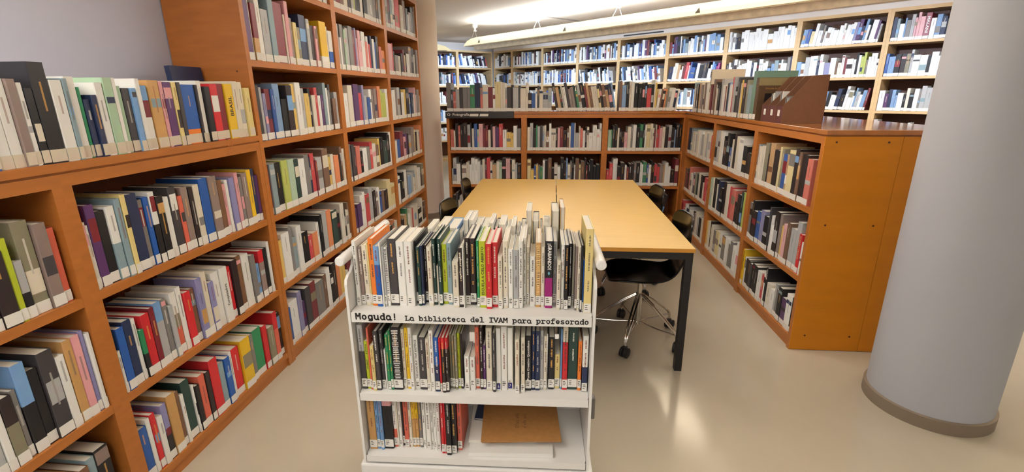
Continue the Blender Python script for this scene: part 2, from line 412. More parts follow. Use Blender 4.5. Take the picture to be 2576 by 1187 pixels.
# ------------------------------------------------------------------ swivel chairs
def make_chair():
    """faces +x locally; the backrest is on the -x side; origin under the column"""
    t = thing('swivel_chair', (0, 0, 0), 0, '', 'chair', 'swivel chairs around the reading tables')
    # shell: rows run from the front of the seat to the top of the back
    rows = [(0.215, 0.428, 0.105), (0.212, 0.438, 0.150), (0.190, 0.447, 0.186), (0.13, 0.450, 0.208), (0.05, 0.446, 0.215), (-0.03, 0.443, 0.208), (-0.10, 0.446, 0.185),
            (-0.155, 0.458, 0.150), (-0.195, 0.485, 0.118), (-0.218, 0.525, 0.105), (-0.230, 0.572, 0.120), (-0.238, 0.62, 0.165), (-0.246, 0.67, 0.205),
            (-0.256, 0.73, 0.220), (-0.262, 0.782, 0.210), (-0.266, 0.815, 0.178), (-0.268, 0.834, 0.115)]
    n = 13; P = []
    for i, (x, z, hw) in enumerate(rows):
        k = max(0.0, (z-0.46)/0.35)
        for j in range(n):
            u = -1+2*j/(n-1); y = hw*sin(u*pi/2*0.98)/sin(pi/2*0.98)
            e = (y/0.21)**2
            P.append((x+0.045*e*k, y, z+0.018*e*(1-k)))
    fs = []
    for i in range(len(rows)-1):
        for j in range(n-1): fs.append((i*n+j, i*n+j+1, (i+1)*n+j+1, (i+1)*n+j))
    b = MB(); b.add(P, fs); o = b.obj('shell', M['black_shell'], t, smooth=False)
    o.data.polygons.foreach_set('use_smooth', [True]*len(o.data.polygons))
    md = o.modifiers.new('solid', 'SOLIDIFY'); md.thickness = 0.011; md.offset = 0
    md = o.modifiers.new('sub', 'SUBSURF'); md.levels = 1; md.render_levels = 1
    b = MB(); b.tube([(0, 0, 0.10), (0, 0, 0.30)], 0.021, 16); b.tube([(0, 0, 0.30), (0, 0, 0.425)], 0.014, 16)
    b.lathe([(0.07, 0.424), (0.075, 0.43), (0.07, 0.434)], n=20); b.obj('column', M['chrome'], t, smooth=True)
    for k in range(5):
        a = 2*pi*k/5; ca, sa = cos(a), sin(a)
        def q(r, z, s=0): return (r*ca-s*sa, r*sa+s*ca, z)
        arm = MB()
        for sd in (-0.010, 0.010):
            arm.tube([q(0.018, 0.305, sd), q(0.10, 0.255, sd), q(0.18, 0.195, sd), q(0.245, 0.145, sd*0.8), q(0.268, 0.120, sd*0.6), q(0.277, 0.095, sd*0.4), q(0.277, 0.06, 0)], 0.006, 8)
        arm.tube([q(0.018, 0.115), q(0.14, 0.108), q(0.262, 0.110)], 0.0045, 8)
        ao = arm.obj('base_arm', M['chrome'], t, smooth=True)
        cs = MB()
        for sd in (-0.014, 0.014):
            ph = a+(0.35, 1.9, 0.9, 2.6, 1.3)[k]; ux, uy = cos(ph), sin(ph); c0 = q(0.283, 0.032)
            cs.tube([(c0[0]+ux*(sd+e_), c0[1]+uy*(sd+e_), c0[2]) for e_ in (-0.011, -0.008, 0.008, 0.011)], [0.026, 0.0318, 0.0318, 0.026], 18)
        cs.tube([q(0.281, 0.028), q(0.277, 0.070)], 0.015, 10)
        cs.obj('castor', M['rubber'], ao, smooth=True)
    return t
ch = make_chair()
def put(c, x, y, rz, base, label):
    c.location = (x, y, 0); c.rotation_euler = (0, 0, rz); c['label'] = label
    for o in c.children:
        if o.name.startswith('base_arm') or o.name.startswith('column'): o.rotation_euler = (0, 0, base-rz)
chairs = [(0.567, 2.888, pi, radians(-41.3), 'black swivel chair under the right front corner of table'),
          (0.590, 3.760, radians(182), radians(12), 'black swivel chair at the right side, farther from camera'),
          (-0.480, 3.16, radians(-3), radians(30), 'black swivel chair left of the tables, nearer the trolley'),
          (-0.500, 4.020, radians(2), radians(50), 'black swivel chair at the rear left of the tables')]
allc = [ch]+[copy_tree(ch) for _ in chairs[1:]]
for c, (x, y, rz, ba, lab) in zip(allc, chairs): put(c, x, y, rz, ba, lab)

# ------------------------------------------------------------------ the white book trolley
TR = radians(1.3); TO = (-0.652, 1.392)
TW = 0.79; TD = 0.46
tr = thing('book_trolley', (TO[0], TO[1], 0), TR, 'white steel book trolley with lettered front, full of books', 'book trolley')
for z, lip, nm in ((0.849, 0.034, 'shelf'), (0.544, 0.029, 'shelf'), (0.285, 0.026, 'shelf')):
    b = MB()
    b.prism([(0.006, 0.0), (TW-0.006, 0.0), (TW-0.001, 0.014), (TW-0.001, TD-0.006), (0.001, TD-0.006), (0.001, 0.014)], z-0.010, z-0.0005, 'z')
    b.box(0.003, TW-0.003, -0.003, 0.0, z-lip, z); b.box(0.003, TW-0.003, TD-0.006, TD-0.003, z-lip, z)
    b.obj(nm, M['white_metal'], tr)
prof = [(0.0, 0.17), (0.0, 0.945), (0.006, 0.960), (0.022, 0.970), (0.045, 0.975), (0.065, 0.99), (0.08, 1.020), (0.38, 1.020), (0.395, 0.99), (0.415, 0.975), (0.44, 0.970), (0.455, 0.955), (TD, 0.94), (TD, 0.17)]
for x in (-0.010, TW):
    b = MB(); b.prism(prof[::-1], x, x+0.009, 'x'); b.obj('end_panel', M['white_metal'], tr)
for x in (-0.014, TW+0.018):
    b = MB(); b.tube([(x, -0.004, 1.026), (x, 0.0, 1.026), (x, TD+0.004, 1.026)], 0.0165, 24); b.obj('push_handle', M['white_metal'], tr, smooth=True)
    b = MB(); b.tube([(x, -0.0095, 1.026), (x, -0.004, 1.026)], [0.0135, 0.0165], 24); b.obj('handle_cap', M['white_metal'], tr, smooth=True)
b = MB(); b.box(-0.022, TW+0.024, -0.008, TD+0.008, 0.095, 0.250); b.obj('base_box', M['white_metal'], tr, bevel=0.006)
b = MB(); b.box(0.0, TW, 0.30, 0.304, 0.2855, 0.515); b.obj('middle_divider', M['white_metal'], tr)
b = MB(); b.prism([(0.02, 0.452), (0.055, 0.452), (0.075, 0.47), (0.08, 0.495), (0.07, 0.52), (0.04, 0.535), (0.02, 0.536)], TW+0.0095, TW+0.024, 'x'); b.obj('bumper', M['grey_rubber'], tr, bevel=0.004)
for x in (0.04, TW-0.04):
    for y in (0.05, TD-0.05):
        b = MB(); b.tube([(x-0.016, y, 0.045), (x+0.016, y, 0.045)], 0.044, 20); b.box(x-0.02, x+0.02, y-0.02, y+0.02, 0.085, 0.096); b.obj('castor', M['rubber'], tr, smooth=True)
# stroke lettering of the shelf label
def arc(cx, cy, rx, ry, a0, a1, n=10): return [(cx+rx*cos(radians(a0+(a1-a0)*i/n)), cy+ry*sin(radians(a0+(a1-a0)*i/n))) for i in range(n+1)]
O_ = arc(.30, .25, .185, .25, 0, 360, 16)
def bowl_r(h): return O_
GLY = {
 'M': [[(.09, 0), (.09, .70), (.30, .32), (.51, .70), (.51, 0)], [(.05, .70), (.15, .70)], [(.45, .70), (.55, .70)]],
 'o': [O_], 'g': [O_, [(.49, .5), (.49, -.05)]+arc(.31, -.05, .18, .14, 0, -150, 8)],
 'u': [[(.12, .5), (.12, .2)]+arc(.29, .19, .17, .19, 180, 340, 8)+[(.47, .2)], [(.47, .5), (.47, 0), (.55, 0)], [(.05, .5), (.12, .5)]],
 'd': [O_, [(.40, .74), (.49, .74), (.49, 0), (.56, 0)]], 'b': [O_, [(.03, .74), (.11, .74), (.11, 0)]],
 'a': [arc(.28, .24, .19, .26, 60, 330, 12), [(.15, .47), (.30, .5), (.40, .48), (.48, .40), (.48, 0), (.57, 0)]],
 'e': [[(.12, .26), (.48, .26)]+arc(.30, .26, .18, .24, 0, 320, 14)], '!': [[(.30, .74), (.30, .24)], [(.295, .04), (.305, .04)]],
 'L': [[(.05, .70), (.29, .70)], [(.17, .70), (.17, 0), (.54, 0), (.54, .16)], [(.05, 0), (.2, 0)]],
 'i': [[(.12, .5), (.31, .5), (.31, 0)], [(.08, 0), (.54, 0)], [(.305, .70), (.315, .70)]],
 'l': [[(.10, .74), (.31, .74), (.31, 0)], [(.08, 0), (.54, 0)]],
 't': [[(.26, .68), (.26, .12)]+arc(.38, .12, .12, .12, 180, 300, 6)+[(.52, .06)], [(.08, .5), (.50, .5)]],
 'c': [arc(.31, .25, .19, .25, 45, 320, 12)], 'I': [[(.30, .70), (.30, 0)], [(.10, .70), (.50, .70)], [(.10, 0), (.50, 0)]],
 'V': [[(.06, .70), (.30, 0), (.54, .70)], [(.0, .70), (.13, .70)], [(.47, .70), (.60, .70)]],
 'A': [[(.06, 0), (.30, .70), (.54, 0)], [(.16, .22), (.44, .22)], [(.0, 0), (.13, 0)], [(.47, 0), (.60, 0)]],
 'p': [O_, [(.03, .5), (.11, .5), (.11, -.2)], [(.02, -.2), (.22, -.2)]],
 'r': [[(.06, .5), (.20, .5), (.20, 0)], [(.06, 0), (.38, 0)], [(.20, .30)]+arc(.37, .32, .17, .17, 170, 60, 6)+[(.53, .44)]],
 'f': [[(.24, 0), (.24, .60)]+arc(.37, .60, .13, .14, 180, 70, 6)+[(.53, .73)], [(.08, .48), (.48, .48)], [(.10, 0), (.42, 0)]],
 's': [arc(.31, .375, .17, .125, 40, 250, 8)+arc(.29, .125, .18, .125, 80, -150, 8)],
}
def lettering(s, x, z, adv, em, ez_, sw, parent, name):
    b = MB(); y = -0.0036
    for k, ch_ in enumerate(s):
        for line in GLY.get(ch_, []):
            pts = [(x+k*adv+p[0]*em, z+p[1]*ez_) for p in line]
            w = sw*em
            for (a0, b0), (a1, b1) in zip(pts, pts[1:]):
                dx, dz = a1-a0, b1-b0; l = sqrt(dx*dx+dz*dz) or 1e-6
                nx, nz = -dz/l*w, dx/l*w; ex, ez = dx/l*w*0.0, dz/l*w*0.0
                b.add([(a0+nx, y, b0+nz), (a0-nx, y, b0-nz), (a1-nx, y, b1-nz), (a1+nx, y, b1+nz)], [(0, 1, 2, 3)])
            for (a0, b0) in pts:
                b.add([(a0+w*cos(q*pi/4), y-0.00002, b0+w*sin(q*pi/4)) for q in range(8)], [tuple(range(8))])
    return b.obj(name, M['ink'], parent)
lettering('Moguda!', 0.0165, 0.8265, 0.0203, 0.0320, 0.0285, 0.076, tr, 'shelf_lettering')
lettering('La biblioteca del IVAM para profesorado', 0.182, 0.8255, 0.01528, 0.0255, 0.0222, 0.070, tr, 'shelf_lettering')

DATA = {
 'T1': [[-10,54,14,227,'W',0],[4,64,14,206,'t',0],[20,60,18,213,'w',0],[38,59,6,218,'Y',0],[46,54,18,236,'o',0],[64,48,19,212,'l|b30',0],[85,46,5,226,'W',0],[90,51,8,211,'g',0],[98,54,11,208,'W','#'],[109,59,29,235,'D',0],[140,56,26,227,'W',0],[167,56,27,228,'W',0],[194,82,6,221,'K',0],[206,59,11,208,'E',0],[217,64,8,210,'n',0],[225,89,9,205,'k',0],[241,61,16,208,'w',0],[257,71,12,233,'E',0],[269,76,6,138,'w',0],[277,67,11,234,'E',0],[288,80,18,212,'m',0],[306,75,16,218,'a',0],[328,51,20,162,'w',0],[348,57,15,207,'k','*'],[364,48,4,217,'W',0],[368,76,16,235,'k',0],[384,77,20,234,'k',0],[409,60,9,232,'e',0],[419,55,22,232,'m','ESCUELA A CIELO ABIERTO'],[442,47,19,225,'r',0],[461,62,19,226,'r',0],[482,49,15,183,'w',0],[498,55,17,233,'w',0],[516,55,16,205,'W',0],[533,54,18,204,'g',0],[551,57,14,233,'W',0],[565,90,10,235,'W',0],[576,90,10,203,'w',0],[588,73,18,177,'W',0],[607,69,18,225,'T','#'],[625,70,13,210,'w',0],[639,61,25,233,'K|M54','¡GRABANDO!'],[666,90,12,224,'g',0],[678,50,13,166,'w',0],[692,59,11,222,'W',0],[703,54,13,223,'K',0],[717,65,10,224,'K',0],[731,89,7,217,'w',0],[738,48,7,220,'t',0],[745,48,10,218,'w',0],[755,36,6,228,'K',0],[762,40,5,178,'b',0],[767,30,25,283,'Y',0]],
 'T2': [[-13,24,19,246,'g|D40',0],[6,25,13,185,'m',0],[20,21,7,238,'s',0],[30,14,13,175,'Y',0],[43,18,16,227,'D',0],[59,31,13,225,'D',0],[73,30,6,152,'W',0],[82,24,11,212,'e',0],[94,23,9,229,'e',0],[103,25,33,240,'K','#'],[136,35,12,229,'w',0],[150,32,13,236,'y',0],[166,21,12,242,'W',0],[178,33,18,208,'W','THIS LOOKS PLAY THAT EXISTENCE'],[197,30,26,202,'D',0],[225,22,13,200,'w',0],[239,20,14,234,'W',0],[254,21,17,208,'b|n50',0],[272,20,7,207,'r',0],[281,15,12,210,'r|k20',0],[293,19,11,208,'r|k20',0],[304,44,8,208,'O',0],[313,40,9,207,'O',0],[323,37,9,217,'O',0],[332,45,10,213,'m',0],[343,42,8,212,'k',0],[358,31,17,134,'W',0],[376,36,19,128,'W',0],[395,47,15,236,'s',0],[412,41,11,237,'k',0],[423,42,9,171,'P',0],[435,34,21,241,'w',0],[458,28,10,225,'D',0],[469,40,17,237,'W','6'],[487,41,21,244,'W',0],[509,46,19,237,'W','7'],[537,22,15,208,'w',0],[557,31,14,211,'w',0],[572,42,21,211,'K','Ponte Creativo Quotidiano'],[594,47,12,226,'n',0],[607,45,16,227,'n',0],[623,52,12,227,'g',0],[636,51,12,207,'w',0],[653,54,21,201,'K',0],[675,61,19,133,'Y',0],[695,57,6,231,'l',0],[702,54,18,243,'w|r24',0],[721,57,34,236,'E',0],[756,53,13,189,'o',0],[771,46,19,213,'W|n55',0]],
 'T3': [[-5,31,28,222,'T',0],[23,33,13,222,'l',0],[38,29,13,222,'l',0],[51,36,34,222,'p|K18','A MIRAR'],[85,47,13,222,'W|s65',0],[98,47,6,222,'w',0],[105,48,11,222,'W',0],[116,56,7,222,'k',0],[126,47,17,222,'s',0],[143,50,12,222,'w',0],[156,50,13,222,'y|T45',0],[169,51,12,222,'y|T45',0],[183,48,12,213,'G',0],[198,42,12,218,'W',0],[213,36,17,222,'W',0],[230,40,10,222,'W',0],[242,34,11,222,'W',0],[254,31,13,222,'W',0],[273,22,11,222,'r',0],[285,21,6,222,'r',0],[293,14,18,222,'K',0],[311,24,18,222,'K',0],[330,42,17,222,'s',0]],
 'LT': [[1220,0,14,240,'W|b80',0],[1235,0,36,250,'W',0],[1272,0,32,250,'W',0],[1304,0,27,250,'t',0],[1331,0,17,240,'W',0],[1349,0,24,225,'K',0],[1374,0,50,300,'K',0],[1426,0,39,250,'W',0],[1466,0,17,255,'a',0],[1483,0,36,262,'W',0],[1520,0,11,230,'e',0],[1531,0,21,190,'n',0],[1552,0,21,205,'n',0],[1574,0,31,245,'W',0],[1607,0,36,262,'f',0],[1643,0,19,262,'W',0],[1663,0,19,235,'f',0],[1683,0,31,228,'D',0],[1714,0,23,228,'l',0],[1739,0,21,262,'W',0],[1761,0,36,238,'l|W30',0],[1801,0,51,258,'T',0],[1854,0,19,255,'p',0],[1874,0,43,253,'P',0],[1919,0,22,253,'Y',0],[1942,0,21,253,'D',0],[1965,0,78,245,'b|o75',0],[2045,0,11,245,'D',0],[2058,0,34,262,'W',0],[2093,0,35,238,'K',0],[2131,0,49,250,'r',0],[2182,0,44,252,'R',0],[2229,0,56,252,'y',0],[2290,0,41,265,'w',0],[2333,0,38,262,'w',0],[2372,0,42,235,'Y',0]],
 'LA': [[1403,0,12,240,'w',0],[1417,0,14,225,'W',0],[1432,0,33,290,'P',0],[1466,0,34,262,'K',0],[1502,0,32,270,'W|a50',0],[1536,0,23,290,'a',0],[1561,0,20,300,'Y',0],[1582,0,50,295,'n',0],[1634,0,23,265,'G',0],[1659,0,22,270,'b',0],[1683,0,26,285,'W|K45',0],[1712,0,34,262,'K',0],[1747,0,33,250,'W',0],[1782,0,38,285,'D',0],[1823,0,23,240,'s',0],[1848,0,38,272,'t',0],[1889,0,22,265,'k',0],[1913,0,33,270,'w',0],[1949,0,50,290,'b',0],[2002,0,50,290,'t',0],[2054,0,34,265,'B',0],[2091,0,26,240,'p',0],[2120,0,21,255,'W',0],[2144,0,34,262,'v',0],[2181,0,25,280,'p',0],[2210,0,23,255,'G',0],[2236,0,40,268,'t',0],[2279,0,34,278,'y',0],[2317,0,28,278,'n',0],[2348,0,25,240,'P',0]],
 'LB': [[1413,0,14,170,'W',0],[1428,0,30,250,'b',0],[1460,0,37,262,'n',0],[1499,0,17,255,'W',0],[1518,0,17,200,'e|K50',0],[1537,0,38,250,'r',0],[1577,0,23,262,'R',0],[1601,0,38,270,'l|g30',0],[1641,0,26,270,'G',0],[1670,0,20,230,'g',0],[1692,0,32,275,'W|s45',0],[1727,0,26,285,'W',0],[1755,0,37,250,'r',0],[1794,0,28,250,'B',0],[1825,0,34,285,'v',0],[1861,0,32,300,'w',0],[1896,0,33,240,'v',0],[1932,0,49,270,'W',0],[1983,0,48,275,'W',0],[2034,0,28,262,'r',0],[2065,0,38,285,'k',0],[2106,0,43,290,'B',0],[2152,0,58,280,'W',0],[2213,0,32,262,'G',0],[2249,0,29,200,'l',0],[2282,0,41,262,'r|t25',0],[2327,0,31,262,'K',0],[2361,0,20,290,'W',0]],
 'LC': [[1396,0,46,225,'b',0],[1444,0,20,245,'W',0],[1466,0,25,250,'r',0],[1493,0,25,220,'W',0],[1520,0,30,255,'v|K50',0],[1553,0,47,275,'T',0],[1603,0,23,262,'B',0],[1628,0,17,235,'W',0],[1647,0,49,280,'E',0],[1699,0,10,240,'W',0],[1712,0,26,225,'K',0],[1740,0,40,255,'s',0],[1783,0,27,250,'k',0],[1813,0,57,290,'r',0],[1873,0,39,240,'a',0],[1915,0,40,245,'b',0],[1958,0,22,255,'W',0],[1983,0,59,255,'r',0],[2045,0,76,270,'y',0],[2125,0,32,262,'G',0],[2161,0,79,265,'e',0],[2244,0,39,255,'r',0],[2287,0,53,225,'O',0],[2344,0,42,290,'r|s35',0],[2391,0,39,262,'k',0]],
 'KA': [[1098,0,22,230,'D',0],[1121,0,46,225,'k',0],[1168,0,19,255,'m',0],[1189,0,25,180,'g|K55',0],[1215,0,47,290,'O',0],[1264,0,39,272,'t',0],[1304,0,25,248,'s',0]],
 'KB': [[1009,0,40,225,'W|g30',0],[1050,0,19,240,'W',0],[1071,0,31,225,'k|O40',0],[1103,0,16,230,'G',0],[1120,0,34,300,'l|K45',0],[1155,0,27,262,'K',0],[1183,0,43,300,'D',0],[1228,0,25,262,'W',0],[1255,0,26,300,'T',0],[1282,0,27,300,'p',0],[1311,0,14,305,'v',0],[1326,0,13,290,'W',0]],
 'KC': [[1132,0,51,250,'T',0],[1185,0,32,250,'B',0],[1218,0,30,262,'a',0],[1250,0,53,270,'K',0]],
 'B1': [[2446,0,45,300,'P',0],[2492,0,22,320,'w',0],[2515,0,43,275,'R|T60',0],[2559,0,40,325,'W',0],[2600,0,66,260,'g',0],[2668,0,51,330,'a',0],[2720,0,98,315,'R',0],[2820,0,15,262,'w',0],[2836,0,38,335,'p',0],[2877,0,38,255,'t',0],[2916,0,40,235,'Y',0],[2958,0,42,215,'O',0],[3002,0,76,290,'n',0],[3079,0,37,275,'g',0],[3118,0,58,245,'k',0],[3177,0,28,245,'p',0],[3207,0,35,250,'B',0],[3244,0,93,285,'y|W75',0],[3340,0,20,262,'w',0],[3363,0,57,240,'W|b55',0]],
}

# ------------------------------------------------------------------ books
PAL = {'W': (228, 226, 218), 'w': (216, 206, 184), 'g': (168, 168, 166), 'G': (120, 116, 112), 'K': (26, 24, 27), 'D': (62, 58, 60), 'k': (44, 32, 32),
       'n': (34, 46, 78), 'b': (34, 84, 158), 'l': (112, 152, 196), 'a': (128, 150, 156), 'e': (40, 128, 82), 'E': (34, 62, 56), 'f': (160, 188, 156),
       'm': (172, 184, 40), 'y': (222, 180, 36), 'Y': (218, 198, 130), 'o': (224, 122, 44), 'r': (196, 40, 46), 'R': (120, 32, 42), 'p': (218, 156, 158),
       'P': (86, 48, 98), 'B': (116, 82, 58), 'T': (190, 146, 88), 't': (134, 116, 108), 's': (206, 98, 76), 'v': (132, 130, 172), 'O': (128, 122, 98), 'M': (150, 26, 110)}
CN = {'W': 'white', 'w': 'cream', 'g': 'light grey', 'G': 'mid grey', 'K': 'black', 'D': 'charcoal', 'k': 'dark brown', 'n': 'navy', 'b': 'blue', 'l': 'pale blue',
      'a': 'blue-grey', 'e': 'green', 'E': 'bottle green', 'f': 'pale green', 'm': 'lime', 'y': 'yellow', 'Y': 'pale yellow', 'o': 'orange', 'r': 'red', 'R': 'maroon',
      'p': 'pink', 'P': 'purple', 'B': 'brown', 'T': 'tan', 't': 'taupe', 's': 'salmon', 'v': 'lavender', 'O': 'olive', 'M': 'magenta'}
def colr(k, rnd, j=0.06):
    c = lin(PAL[k]); q = 1+rnd.uniform(-j, j)
    return (min(1, c[0]*q), min(1, c[1]*q), min(1, c[2]*q), 1)
PAGE = lin((222, 216, 200)); LAB = lin((224, 220, 210)); INKC = lin((40, 34, 34))
def lum(c): return 0.3*c[0]+0.6*c[1]+0.1*c[2]
STUFF = False
def soften(c): 
    g_ = 0.3*c[0]+0.6*c[1]+0.1*c[2]; return tuple(c[i]*0.76+g_*0.24 for i in range(3))+(1,)
def parse(code):
    if '|' in code:
        a, b = code.split('|'); return a, b[0], int(b[1:])/100.0
    return code, None, 1.0
def book_solid(mb, pg, x, y, z, w, h, d, code, rnd, T=None, flip=False, lab=True, marks=2, labz=0.008, labh=0.030, ink=True):
    """adds one standing book: spine at y (facing -y), fore-edge at y+d.  mb: cover, pg: pages; returns the label box"""
    a, b2, fr = parse(code); ca = colr(a, rnd); cb = colr(b2, rnd) if b2 else ca
    if pg is mb: ca = cb = soften(ca)
    zs = z+h*(1-fr) if b2 else z
    t = min(0.0022, w*0.16); r = min(0.0025, w*0.25)
    sgn = 1
    def Y(v): return (y+d-(v-y)) if flip else v
    def outline(x0, x1):
        return [(x0, y+d), (x0, y+r), (x0+r, y), (x1-r, y), (x1, y+r), (x1, y+d)]
    # cover as a U: outside skin and inside skin, two heights when two-toned
    segs = [(z, z+h, ca)] if not b2 else [(z, zs, cb), (zs, z+h, ca)]
    o = outline(x, x+w); i_ = [(x+t, y+d), (x+t, y+t+0.0008), (x+t+0.0002, y+t+0.0008), (x+w-t-0.0002, y+t+0.0008), (x+w-t, y+t+0.0008), (x+w-t, y+d)]
    for (z0, z1, c) in segs:
        P = [(p[0], Y(p[1]), z0) for p in o]+[(p[0], Y(p[1]), z1) for p in o]+[(p[0], Y(p[1]), z0) for p in i_]+[(p[0], Y(p[1]), z1) for p in i_]
        if T: P = [T @ Vector(q) for q in P]
        fs = []
        for k in range(5):
            fs.append((k, k+1, 7+k, 6+k)); fs.append((12+k+1, 12+k, 18+k, 19+k))
        if z1 >= z+h-1e-6:
            for k in range(5): fs.append((6+k, 7+k, 19+k, 18+k))
        if z0 <= z+1e-6:
            for k in range(5): fs.append((k+1, k, 12+k, 13+k))
        fs.append((0, 6, 18, 12)); fs.append((11, 5, 17, 23))
        if flip: fs = [f[::-1] for f in fs]
        mb.add(P, fs, c)
    ins = 0.0015 if h < 0.2 else 0.003
    y0, y1 = Y(y+t+0.0008), Y(y+d-ins)
    pg.box(x+t, x+w-t, min(y0, y1), max(y0, y1), z+ins, z+h-ins, PAGE, T=T)
    if flip: return
    # title marks printed on the spine
    ys = y-0.00015
    def quad(x0, x1, z0, z1, c, yy=ys):
        P = [(x0, yy, z0), (x1, yy, z0), (x1, yy, z1), (x0, yy, z1)]
        if T: P = [T @ Vector(q) for q in P]
        mb.add(P, [(0, 1, 2, 3)], c)
    if marks and w > 0.008:
        mid = ca if not b2 else ca
        light = lum(mid) > 0.22
        ink_c = rnd.choice([lin((60, 54, 52)), lin((90, 84, 80)), lin((120, 60, 40))]) if light else rnd.choice([lin((226, 220, 208)), lin((190, 186, 176)), lin((214, 160, 80))])
        xm = x+w/2; tw = min(w*0.17, 0.0030)
        if marks == 1:
            q_ = 0.55; ink_c = tuple(ink_c[i]*q_+mid[i]*(1-q_) for i in range(3))+(1,)
        if marks >= 2:
            zz = z+h*rnd.uniform(0.90, 0.96); n = rnd.randint(2, 3)
            for s_ in range(n):
                L = h*rnd.uniform(0.12, 0.26); ze = zz-L
                while zz > ze and zz > z+0.075:
                    l = rnd.uniform(0.0014, 0.0036); quad(xm-tw*rnd.uniform(.5, 1), xm+tw*rnd.uniform(.7, 1), zz-l, zz, ink_c); zz -= l+rnd.uniform(0.0008, 0.0022)
                zz -= h*rnd.uniform(0.03, 0.12)
        else:
            if rnd.random() < 0.34:          # a printed picture or band on the spine
                z1 = z+h*rnd.uniform(0.45, 0.97); L = h*rnd.uniform(0.06, 0.3); c3 = colr(rnd.choice('WwgGDkntTBplaRO'), rnd)
                quad(x+r, x+w-r, max(z+0.045, z1-L), z1, c3, ys+0.00005)
        if marks == 1 and rnd.random() < 0.45:
            z1 = z+h*rnd.uniform(0.75, 0.93); L = h*rnd.uniform(0.15, 0.4)
            quad(xm-tw, xm+tw, z1-L, z1, ink_c)
    if lab:
        lh = labh
        P0 = x+0.0002; P1 = x+w-0.0002
        return (P0, P1, z+labz, z+labz+lh)
ORD = ['', 'first', 'second', 'third', 'fourth', 'fifth', 'sixth', 'seventh', 'eighth', 'ninth', 'tenth', 'eleventh', 'twelfth', 'thirteenth', 'fourteenth', 'fifteenth', 'sixteenth',
       'seventeenth', 'eighteenth', 'nineteenth', 'twentieth', 'twenty-first', 'twenty-second', 'twenty-third', 'twenty-fourth', 'twenty-fifth', 'twenty-sixth', 'twenty-seventh']
USED = set()
def describe(rows, i, place):
    def colname(r):
        a, b2, fr = parse(r[4])
        return CN[a] if not b2 else CN[a]+' over '+CN[b2]
    w, h = rows[i][2], rows[i][3]
    def size(r):
        s = []
        if r[3] >= 275: s.append('tall')
        elif r[3] <= 190: s.append('short')
        if r[2] <= 11: s.append('thin')
        elif r[2] >= 34: s.append('thick')
        return ' '.join(s)
    base = (size(rows[i])+' '+colname(rows[i])).strip()
    same = [k for k in range(len(rows)) if (size(rows[k])+' '+colname(rows[k])).strip() == base]
    if len(same) == 1: return f'{base} book {place}'
    def nb(k):
        return CN[parse(rows[k-1][4])[0]] if k > 0 else 'the end', CN[parse(rows[k+1][4])[0]] if k+1 < len(rows) else 'the end'
    mine = nb(i)
    if sum(1 for k in same if nb(k) == mine) == 1:
        l, r = mine
        if l == 'the end': return f'{base} book at the left end {place}'
        if r == 'the end': return f'{base} book at the right end {place}'
        if l == r: return f'{base} book between two {l} ones {place}'
        return f'{base} book between {l} and {r} {place}'
    n = len(rows)
    if i < n/2: return f'{base} book, {ORD[i+1]} from left {place}'
    return f'{base} book, {ORD[n-i]} from right {place}'
